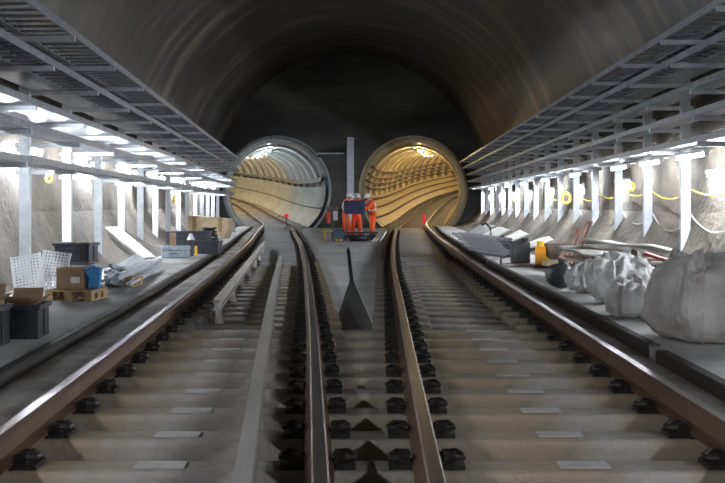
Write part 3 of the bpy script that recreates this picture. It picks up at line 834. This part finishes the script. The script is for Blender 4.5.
mb = MB(); mb.add([(-.75,-.3,.25),(.62,-.3,0),(.75,-.3,.4),(.7,-.3,.66),(-.75,-.3,.78),(-.75,.3,.25),(.62,.3,0),(.75,.3,.4),(.7,.3,.66),(-.75,.3,.78)],
   [(0,1,2,3,4),(9,8,7,6,5),(0,5,6,1),(1,6,7,2),(2,7,8,3),(3,8,9,4),(4,9,5,0)]); mb.build('crate_body', M['ply'], root, bevel=.015)
for s in (-.5, .45): MB().bbox((s-.06,-.34,.2),(s+.06,-.31,.72)).build('batten', M['wood'], root)
for s in (-.55,.5): MB().bbox((s-.08,-.2,.0),(s+.08,.2,.24 if s < 0 else .02)).build('crate_foot', M['wood'], root)
p = at(238, 232); root = thing('grey_drum', 'small grey drum standing right of the plywood crate', 'drum', (p.x-.22, p.y-.4, WALK))
MB().tube([(0,0,0),(0,0,.5)], .16, 16).build('drum_body', M['bluegrey'], root)
for z in (.02,.25,.48): MB().tube([(0,0,z-.012),(0,0,z+.012)], .172, 16).build('hoop', M['dgrey'], root)

# ------------------------------------------------------------------ right walkway
bulk_bag((3.0, 8.02, WALK), .98,.80,.69, R(8), 3, 'largest white bulk bag, in front at the right edge of the picture', 4, .4, .6, 'bag')
bulk_bag((2.72, 9.55, WALK), .46,.46,.36, R(-12), 5, 'small crumpled white bag directly left of the largest bag', 3, .72, .9)
bulk_bag((3.0, 10.9, WALK), .78,.62,.56, R(10), 8, 'slumped off-white bag behind the small crumpled bag', 3, .8, 1.0)
bulk_bag((3.62, 9.45, WALK), .66,.6,.60, R(25), 11, 'off-white bag standing behind and left of the largest bag', 3, .7, .7, 'bag')
bulk_bag((2.95, 12.2, WALK), .6,.45,.42, R(-8), 14, 'low white bag furthest along the row of bags', 2, .9, 1.1)
p = at(572, 283); root = thing('dark_sack', 'dark grey refuse sack left of the white bags', 'bag', (2.72, 12.9, WALK))
mb = MB(); vs = []
for j in range(13):
    for i in range(20):
        th = 2*PI*i/20; ph = -PI/2+PI*j/12; q = Vector((math.cos(ph)*math.cos(th)*.2, math.cos(ph)*math.sin(th)*.2, .17+.17*math.sin(ph)))
        q += q.normalized()*.05*noise.noise(q*9); q.z = max(0,q.z); vs.append(q)
mb.add(vs, [(j*20+i, j*20+(i+1)%20, (j+1)*20+(i+1)%20, (j+1)*20+i) for j in range(12) for i in range(20)]); mb.build('sack_body', M['dgrey'], root, smooth=True)
MB().tube([(0,0,.33),(.02,0,.4)], .03, 8, .06).build('tied_neck', M['dgrey'], root)
# grey sheets behind the bags
root = thing('board_stack', 'stack of brown and grey boards under the rumpled sheets behind the bags', 'stack', (3.75, 14.0, WALK), R(8))
for k in range(8): MB().box((.02*((k*3)%4-1.5),.03*((k*5)%3-1),.022+.047*k),(1.05-.05*(k%3),1.2,.04),Matrix.Rotation(R(3*((k*7)%5-2)),3,'Z')).build('board', M['brown'] if k%3 else M['tarp'], root)
sheet((3.6, 13.9, .345), 1.15,.95,.03, (R(5),R(4),R(12)), M['tarp'], 'grey rumpled sheet lying in front on the board stack behind the bags', 'sheet', 'grey_sheet', .07, 2)
sheet((4.05, 14.3, .44), 1.35,.8,.03, (R(-3),R(7),R(-14)), M['board'], 'pale sheet with a lifted edge lying on top of the board stack', 'sheet', 'pale_sheet', .09, 5)
sheet((4.3, 12.9, .25), .9,.16,.04, (R(6),R(18),R(-15)), M['redstr'], 'rusty red plank sloping down beside the board stack', 'plank', 'rusty_plank', .0, 9)
# leaning planks with red edges
pl = []
for k in range(6):
    base = Vector((3.18+.085*k, 15.6+.12*k, WALK)); top = Vector((3.78+.05*k, 16.6, .62+.03*k))
    w_ = .022 if k in (1,4) else .055
    mb = MB(); mb.sweep([(-w_,0),(w_,0),(w_,.03),(-w_,.03)], [Vector((0,0,0)), top-base])
    o = mb.build('leaning_plank', M['redstr'] if k in (1,4) else M['brown']); o.location = base
    tag(o, ['dark brown plank leaning at the left of the bundle','red painted plank leaning second from the left','brown plank leaning third from the left','brown plank leaning fourth from the left','red painted plank leaning second from the right','dark brown plank leaning at the right of the bundle'][k], 'plank', 'planks leaning beside the bags')
p = at(560, 277); root = thing('timber_offcuts', 'pale timber offcuts at the foot of the leaning planks', 'timber', (p.x-.05, p.y+.1, WALK))
for k, (x, z, a) in enumerate(((0,.045,10),(.06,.135,-14),(-.05,.22,24))): MB().box((x,0,z),(.3,.14,.085),Matrix.Rotation(R(a),3,'Z')).build('timber_block', M['ply'], root)
# pump / generator
p = at(521, 267); root = thing('generator_box', 'dark grey generator box on a flat base on the right walkway', 'machine', (p.x, p.y+.2, WALK), R(-4))
MB().bbox((-.34,-.2,0),(.34,.22,.06)).build('base_plate', M['strip'], root, bevel=.01)
MB().bbox((-.15,-.15,.062),(.19,.17,.46)).build('cabinet', M['dgrey'], root, bevel=.02)
MB().tube([(.1,-.02,.46),(.1,-.02,.53)], .075, 12).build('filler_cap', M['black'], root)
MB().tube([(-.34,-.05,.06),(-.34,-.05,.16),(-.17,-.05,.2)], .025, 6).build('outlet_pipe', M['dgrey'], root)
p = at(540, 268); root = thing('yellow_pump', 'yellow and orange pump with brown motor next to the grey generator', 'machine', (p.x+.1, p.y+.12, WALK), R(-10)); root.scale = (1.35,)*3
MB().tube([(-.12,-.08,.16),(.02,-.08,.16)], .13, 16).build('volute', M['orangepaint'], root)
MB().tube([(.02,-.02,.18),(.32,.05,.2)], .15, 16).build('motor', M['brown'], root)
MB().bbox((-.14,-.17,0),(.34,.14,.04)).build('skid', M['black'], root)
MB().tube([(-.05,-.08,.28),(-.05,-.08,.36)], .05, 10).build('inlet', M['yelpaint'], root)
MB().tube([(-.05,-.17,.2),(.05,-.2,.1)], .03, 8).build('outlet', M['yelpaint'], root)
# metal troughs
sp = []
for i in range(12):
    z = WALK+.01+.065*(i//2); x = i%2
    p0 = Vector((3.32-.02*i+.2*x, 20.2+.1*i, z)); p1 = p0+Vector((-.62,3.0+.1*i,.02))
    sp.append((p0, p1, .1, .055, 'grey steel trough in the stack behind the generator'))
bars_pile(sp, 'steel_trough', 'trough', M['tray'], 'steel troughs stacked on the right walkway')
# white sheets on the haunch further on
for i, (y, dx, w) in enumerate(((24,.42,1.3),(28.5,.4,1.5),(33,.35,1.6),(37.5,.3,1.4))):
    x = FR(y)+dx; z = hz(x, y)+.04
    sheet((x, y, z+.06), .9, w, .03, (R(3),R(-20-3*i),R(-8+7*i)), M['board'], ['pale slab leaning on the right wall foot, nearest of the four','pale slab leaning on the right wall foot, second of the four','pale slab leaning on the right wall foot, third of the four','pale slab leaning on the right wall foot, furthest of the four'][i], 'slab', 'pale_slab', .04, i)
root = thing('black_hose', 'black hose looping up from the right walkway near the pale slabs', 'hose', at(482, 241))
MB().tube([(-.45,0,.03),(-.2,-.1,.03),(.1,.0,.05),(.3,.1,.2),(.28,.15,.42),(.15,.2,.55),(.02,.25,.5)], .035, 7).build('hose_tube', M['cabdark'], root, smooth=True)
# wires strung along both walls
for i in range(len(yR)-1):
    a, b = yR[i], yR[i+1]
    if a < 12: continue
    if i % 2 == 0 or a < 20:
        for j, (z, sg, m, nm) in enumerate(((1.32,.07,M['yellow'],'yellow'),(.92,.22,M['cabwhite'],'pale'))):
            pth = catenary((PR(a)+.09, a, z), (PR(b)+.09, b, z), sg+.04*((i*7)%3))
            mb = MB(); mb.tube([q-pth[0] for q in pth], .012, 5); o = mb.build('hanging_wire', m, smooth=True); o.location = pth[0]
            tag(o, '%s wire sagging between rack posts on the right wall' % nm, 'wire', '%s wires on the right wall' % nm)
def coil(loc, r, m, label, nrm=0):
    root = thing('rope_coil', label, 'rope', loc, nrm)
    mb = MB(); pts = []
    for k in range(66):
        a = k*.5; rr = r*(1+.22*math.sin(k*.9)); pts.append((.02*math.sin(k*1.7), rr*math.cos(a)*.8, rr*math.sin(a)-r))
    mb.tube(pts, .012, 5); mb.build('rope_loops', m, root, smooth=True)
    MB().tube([(0,0,-.02),(.06,.0,.03)], .015, 6).build('hook', M['galv'], root)
def spot(px, py, P, off=0, y=15):
    for _ in range(20): y = (P(y)+off)*F/(px-HX)
    return (P(y)+off, y, CAMZ-(py-HY)*y/F)
coil(spot(631, 183, PR, .05), .08, M['yellow'], 'yellow rope coil hung beside the rightmost rack post', R(80))
coil(spot(566, 193, PR, .05), .14, M['yellow'], 'yellow-green rope coil hung on a far right rack post', R(80))
coil(spot(49, 175, PL, -.1), .06, M['yellow'], 'yellow rope coil hung under the left rack', R(-80))
coil(spot(177, 195, PL, -.1), .15, M['yellow'], 'yellow tag and rope coil far along the left rack', R(-80))

# ------------------------------------------------------------------ between the portals
x = (350.5-HX)*51.2/F
root = thing('steel_column', 'tall grey steel column standing against the end wall between the portals', 'column', (x, 51.2, -.2))
mb = MB(); mb.bbox((-.19,-.16,0),(.19,-.13,4.95)); mb.bbox((-.19,.13,0),(.19,.16,4.95)); mb.bbox((-.02,-.13,0),(.02,.13,4.95)); mb.build('column_shaft', M['galv'], root)
MB().bbox((-.26,-.24,0),(.26,.24,.03)).build('base_plate', M['galv'], root)
p0 = ((318-HX)*51.5/F, 51.6, CAMZ+(HY-155)*51.5/F); 
root = thing('wall_beam', 'horizontal grey beam fixed high on the end wall left of the column', 'beam', p0)
MB().bbox((0,-.1,-.12),(1.45,.38,.12)).build('beam_bar', M['dgrey'], root); MB().bbox((0,-.13,.05),(1.45,-.1,.12)).build('beam_lip', M['galv'], root)
# trolley
TY = 34.2
root = thing('work_trolley', 'low flat rail trolley loaded with gear that the workers stand beside', 'trolley', ((357-HX)*TY/F, TY, -.2))
MB().bbox((-.75,-.35,.24),(.75,.35,.3)).build('deck', M['dgrey'], root, bevel=.01)
for sx in (-.55,.55):
    for sy in (-.3,.3): MB().tube([(sx,sy-.04,.13),(sx,sy+.04,.13)], .13, 14).build('wheel', M['black'], root)
MB().bbox((-.72,-.36,.1),(.72,-.3,.2)).build('side_beam', M['black'], root)
root = thing('display_board', 'dark navy board on thin legs in front of the middle worker', 'board', ((354.5-HX)*33.4/F, 33.4, -.2))
MB().bbox((-.38,-.03,.95),(.38,.03,1.42)).build('panel', M['navy'], root, bevel=.008)
for s in (-1,1):
    MB().tube([(s*.3,.0,.02),(s*.3,.0,.95)], .018, 6).build('leg', M['dgrey'], root)
    MB().bbox((s*.3-.03,-.2,0),(s*.3+.03,.2,.02)).build('foot', M['dgrey'], root)
crate(((338.5-HX)*32.6/F, 32.6, -.2), .36,.34,.44, R(4), M['crateblue'], 'slate blue tall crate at the lower left of the work group', nm='storage_crate')
for s_ in (-.07,.07): MB().bbox((s_-.04,-.2,.03),(s_+.04,-.175,.09)).build('yellow_latch', M['yelpaint'], bpy.context.scene.objects[[o.name for o in C.objects if o.name.startswith('storage_crate')][-1]])
root = thing('black_holdall', 'black holdall on the slab in front of the trolley', 'bag', ((358-HX)*33/F, 33.0, -.2))
mb = MB(); mb.tube([(-.3,0,.11),(.3,0,.11)], .11, 12); mb.build('bag_body', M['black'], root, smooth=True)
MB().tube([(-.12,-.1,.14),(-.08,-.12,.3),(.08,-.12,.3),(.12,-.1,.14)], .012, 6).build('handle', M['black'], root)
for i in range(3):
    a = Vector(((372+4*i-HX)*32/F, 32.0, -.19)); b = Vector(((380+3*i-HX)*34.5/F, 34.4, -.02+.04*i))
    mb = MB(); mb.tube([Vector((0,0,0)), b-a], .03, 8); o = mb.build('steel_tube', M['galv']); o.location = a+Vector((0,0,.03))
    tag(o, ['leftmost of three silver tubes sloping beside the right worker','middle one of three silver tubes sloping beside the right worker','rightmost of three silver tubes sloping beside the right worker'][i], 'tube', 'silver tubes by the workers')
root = thing('yellow_stand', 'low yellow stand on the slab left of the slate blue crate', 'stand', ((330-HX)*33.5/F, 33.5, -.2))
for s in (-.2,.2): 
    MB().tube([(s,0,0),(s,0,.34)], .03, 8).build('leg', M['yelpaint'], root)
MB().bbox((-.3,-.05,.32),(.3,.05,.37)).build('cross_bar', M['yelpaint'], root)
root = thing('fire_point', 'post holding a red fire extinguisher left of the workers', 'fire extinguisher', ((328-HX)*35/F, 35.0, -.2))
MB().tube([(.15,.1,0),(.15,.1,1.25)], .03, 8).build('post', M['dgrey'], root)
MB().bbox((-.06,.02,1.08),(.4,.14,1.2)).build('cross_piece', M['brown'], root)
MB().tube([(0,0,.58),(0,0,1.0)], .09, 14).build('extinguisher_cylinder', M['redpaint'], root, smooth=False)
MB().tube([(0,0,1.0),(0,0,1.1)], .03, 8).build('valve', M['black'], root)
MB().bbox((.2,0,.7),(.36,.06,1.05)).build('white_plate', M['white'], root)
# red stop lamps
for px, py, y, lb, fn in ((286.5,216,50,'red stop lamp standing at the mouth of the left tunnel','L'),(424,216,50,'red stop lamp standing at the mouth of the cream tunnel','R')):
    root = thing('stop_lamp', lb, 'lamp', ((px-HX)*y/F, y, -.2))
    zc = CAMZ-(py-HY)*y/F+.2
    MB().tube([(0,0,0),(0,0,zc-.1)], .025, 8).build('stem', M['dgrey'], root)
    MB().tube([(0,-.05,zc),(0,.05,zc)], .12 if fn == 'L' else .1, 16).build('lamp_disc', M['redlamp'], root)
    MB().bbox((-.14,-.1,0),(.14,.1,.03)).build('foot', M['dgrey'], root)
    if fn == 'R': MB().bbox((-.08,-.04,zc-.45),(.08,.04,zc-.12)).build('red_plate', M['redlamp'], root)

# ------------------------------------------------------------------ workers
def skin_mesh(name, joints, edges, m, parent, root_i=0, sub=2):
    me = bpy.data.meshes.new(name)
    me.from_pydata([j[0] for j in joints], edges, []); me.update()
    o = bpy.data.objects.new(name, me); C.objects.link(o)
    o.modifiers.new('skin', 'SKIN'); sb = o.modifiers.new('sub', 'SUBSURF'); sb.levels = sub; sb.render_levels = sub
    sv = me.skin_vertices[0].data
    for i, j in enumerate(joints):
        r = j[1]; sv[i].radius = (r, r) if not isinstance(r, tuple) else r
        sv[i].use_root = (i == root_i)
    bpy.context.view_layer.update()
    dg = bpy.context.evaluated_depsgraph_get()
    nm = bpy.data.meshes.new_from_object(o.evaluated_get(dg))
    o.modifiers.clear(); o.data = nm; nm.materials.clear(); nm.materials.append(m)
    for p in nm.polygons: p.use_smooth = True
    o.parent = parent; return o
def worker(loc, rz, label, lean=0., armL=(.1,.25,0), armR=(.1,.25,0), head=0., step=.12, helm='helmet', height=1.0, twist=0):
    """faces -Y in local space; lean tips the trunk forward (radians)"""
    root = thing('person', label, 'person', loc, rz); root.scale = (height,)*3
    hip = Vector((0,0,.92))
    def tr(v):      # trunk point leaned about the hip
        return hip + Matrix.Rotation(lean,3,'X') @ (Vector(v)-hip)
    chest = tr((0,0,1.28)); neck = tr((0,0,1.47)); waist = tr((0,0,1.08))
    hd = neck + Matrix.Rotation(lean*.6+head,3,'X') @ Vector((0,-.02,.1)); ht = neck + Matrix.Rotation(lean*.6+head,3,'X') @ Vector((0,-.02,.22))
    nose = hd + Matrix.Rotation(lean*.6+head,3,'X') @ Vector((0,-.105,.02))
    J = [(hip,(.11,.08)),(waist,(.1,.075)),(chest,(.155,.105)),(neck,.055),(hd,(.074,.09)),(ht,(.055,.07)),(nose,.014)]
    E = [(0,1),(1,2),(2,3),(3,4),(4,5),(4,6)]
    JK = [(Vector((0,0,.80)),(.17,.135)),(hip,(.175,.14)),(waist,(.165,.12)),(chest,(.19,.13)),(tr((0,0,1.42)),(.1,.085)),(tr((0,0,1.475)),.07)]
    EK = [(0,1),(1,2),(2,3),(3,4),(4,5)]
    TJ = [(Vector((0,0,1.02)),(.15,.11)),(Vector((0,0,.86)),(.15,.12))]; TE = [(0,1)]
    legs = []
    for s in (-1,1):
        h = Vector((s*.1,0,.84)); kn = Vector((s*.12,-.05-s*step*.4,.48)); an = Vector((s*.13,-s*step,.09)); toe = Vector((s*.15,-s*step-.17,.04))
        b = len(J); J += [(h,.085),(kn,.055),(an,.038),(toe,.035)]; E += [(0,b),(b,b+1),(b+1,b+2),(b+2,b+3)]
        b = len(TJ); TJ += [(h,.112),(kn,.086),(an+Vector((0,0,.03)),.078)]; TE += [(1,b),(b,b+1),(b+1,b+2)]
        legs.append((kn, an, toe))
    for s, (out, fwd, bend) in ((-1,armL),(1,armR)):
        sh = tr((s*.19,0,1.41)); el = sh + Vector((s*(.05+out), -fwd*.5, -.27+abs(fwd)*.12)); wr = el + Vector((-s*out*.6, -.12-fwd*.35, -.2+bend))
        d = (wr-el).normalized(); hand = wr + d*.07
        b = len(J); J += [(sh,.055),(el,.042),(wr,.028),(hand,(.032,.02))]; E += [(2,b),(b,b+1),(b+1,b+2),(b+2,b+3)]
        side = d.cross(Vector((0,0,1))); side = side.normalized() if side.length > .05 else Vector((1,0,0))
        for q, ln in ((-.027,.062),(-.009,.078),(.009,.074),(.027,.055)):
            f0 = hand+side*q+d*.02; b2 = len(J); J += [(f0,.0085),(f0+d*ln*.6+Vector((0,-.006,-.01)),.008),(f0+d*ln+Vector((0,-.012,-.03)),.007)]; E += [(b+3,b2),(b2,b2+1),(b2+1,b2+2)]
        b2 = len(J); J += [(wr+d*.03-side*s*.035,.010),(wr+d*.07-side*s*.055,.009)]; E += [(b+2,b2),(b2,b2+1)]
        b = len(JK); JK += [(sh,.085),(el,.068),(wr-d*.01,.052)]; EK += [(3,b),(b,b+1),(b+1,b+2)]
    body = skin_mesh('body', J, E, M['skin'], root, sub=1)
    skin_mesh('jacket', JK, EK, M['orange'], root)
    skin_mesh('trousers', TJ, TE, M['orange'], root)
    # boots
    for kn, an, toe in legs:
        mb = MB(); mb.tube([an+Vector((0,0,.1)), an-Vector((0,0,.06))], .062, 10, .058)
        mb.box(((an.x+toe.x)/2,(an.y+toe.y)/2-.01,.045),(.1,.27,.07)); mb.build('boot', M['boot'], root, bevel=.015)
        c = an.lerp(kn, .45)
        MB().tube([c-Vector((0,0,.03)), c+Vector((0,0,.03))], .1, 14).build('reflective_band', M['silver'], root)
    # jacket bands
    def ring(p, ax, rx, ry, hh):
        mb = MB(); d = ax.normalized(); a = Vector((1,0,0)); b_ = d.cross(a).normalized(); vs = []
        for q in (-hh, hh): vs += [p+d*q+a*rx*math.cos(2*PI*k/20)+b_*ry*math.sin(2*PI*k/20) for k in range(20)]
        mb.add(vs, [(k,(k+1)%20,(k+1)%20+20,k+20) for k in range(20)]); mb.build('reflective_band', M['silver'], root)
    ring(tr((0,0,1.1)), tr((0,0,1.2))-tr((0,0,1.1)), .19,.15,.025)
    for s in (-1,1):
        pts = [tr((s*.09,y_,z_)) for y_, z_ in ((-.15,1.12),(-.16,1.3),(-.1,1.44),(0,1.49),(.1,1.44),(.15,1.3),(.145,1.12))]
        MB().sweep([(-.022,-.004),(.022,-.004),(.022,.006),(-.022,.006)], pts, up=Vector((1,0,0))).build('reflective_band', M['silver'], root)
    # helmet
    rt = Matrix.Rotation(lean*.6+head,3,'X'); vs = []; hc = hd + rt@Vector((0,.0,.055))
    for j in range(8):
        ph = PI/2*j/7
        for i in range(20):
            th = 2*PI*i/20; vs.append(hc + rt@Vector((.112*math.cos(ph)*math.cos(th), .135*math.cos(ph)*math.sin(th), .115*math.sin(ph))))
    mb = MB(); mb.add(vs, [(j*20+i, j*20+(i+1)%20, (j+1)*20+(i+1)%20, (j+1)*20+i) for j in range(7) for i in range(20)])
    h = mb.build('safety_helmet', M[helm], root, smooth=True)
    vs = []
    for rr, z0 in ((1.,.0),(1.,-.012)):
        for i in range(20):
            th = 2*PI*i/20; f = 1.12+(.28 if math.sin(th) < -.4 else 0)
            vs.append(hc + rt@Vector((.115*f*math.cos(th)*(.95 if f > 1.2 else 1), .135*f*math.sin(th), z0)))
    b = MB(); b.add(vs, [tuple(range(20)), tuple(range(39,19,-1))]+[(k,(k+1)%20,(k+1)%20+20,k+20) for k in range(20)]); b.build('helmet_brim', M[helm], h)
    for s in (-1,1):
        MB().box(hd+rt@Vector((s*.03,-.085,.035)),(.014,.008,.01)).build('eye', M['boot'], root)
    MB().box(hd+rt@Vector((0,-.083,-.035)),(.045,.008,.01)).build('mouth', M['redstr'], root)
    return root
Z0 = -.2
worker(((345.5-HX)*34.9/F, 34.9, Z0), R(75), 'worker in orange overalls seen side-on at the left of the navy board', .18, (.02,.3,.1), (.02,.35,.12), .15)
worker(((356.5-HX)*35.2/F, 35.2, Z0), R(5), 'worker in orange overalls and white helmet directly behind the navy board', .12, (.04,.3,.15), (.04,.3,.15), .25, helm='helmet')
worker(((373-HX)*34.6/F, 34.7, Z0), R(-62), 'worker in orange overalls bending forward at the right of the navy board', .28, (.02,.35,.12), (.02,.4,.1), .2, step=.14)

# ------------------------------------------------------------------ camera, world
cam = bpy.data.cameras.new('camera'); co = bpy.data.objects.new('camera', cam); C.objects.link(co)
co.location = (0,0,CAMZ); co.rotation_euler = (PI/2,0,0)
cam.sensor_width = 36; cam.lens = F/725*36; cam.shift_y = -(241.5-HY)/725; cam.clip_end = 400
sc = bpy.context.scene; sc.camera = co
w = bpy.data.worlds.new('world'); sc.world = w; w.use_nodes = True
w.node_tree.nodes['Background'].inputs[0].default_value = (.5,.55,.6,1); w.node_tree.nodes['Background'].inputs[1].default_value = .02
sc.view_settings.view_transform = 'Standard'; sc.view_settings.look = 'None'; sc.view_settings.gamma = 1; sc.view_settings.exposure = 0.42
try: sc.view_settings.use_curve_mapping = False
except Exception: pass
sc.cycles.use_denoising = True
sc.cycles.sample_clamp_indirect = 8
sc.cycles.max_bounces = 8
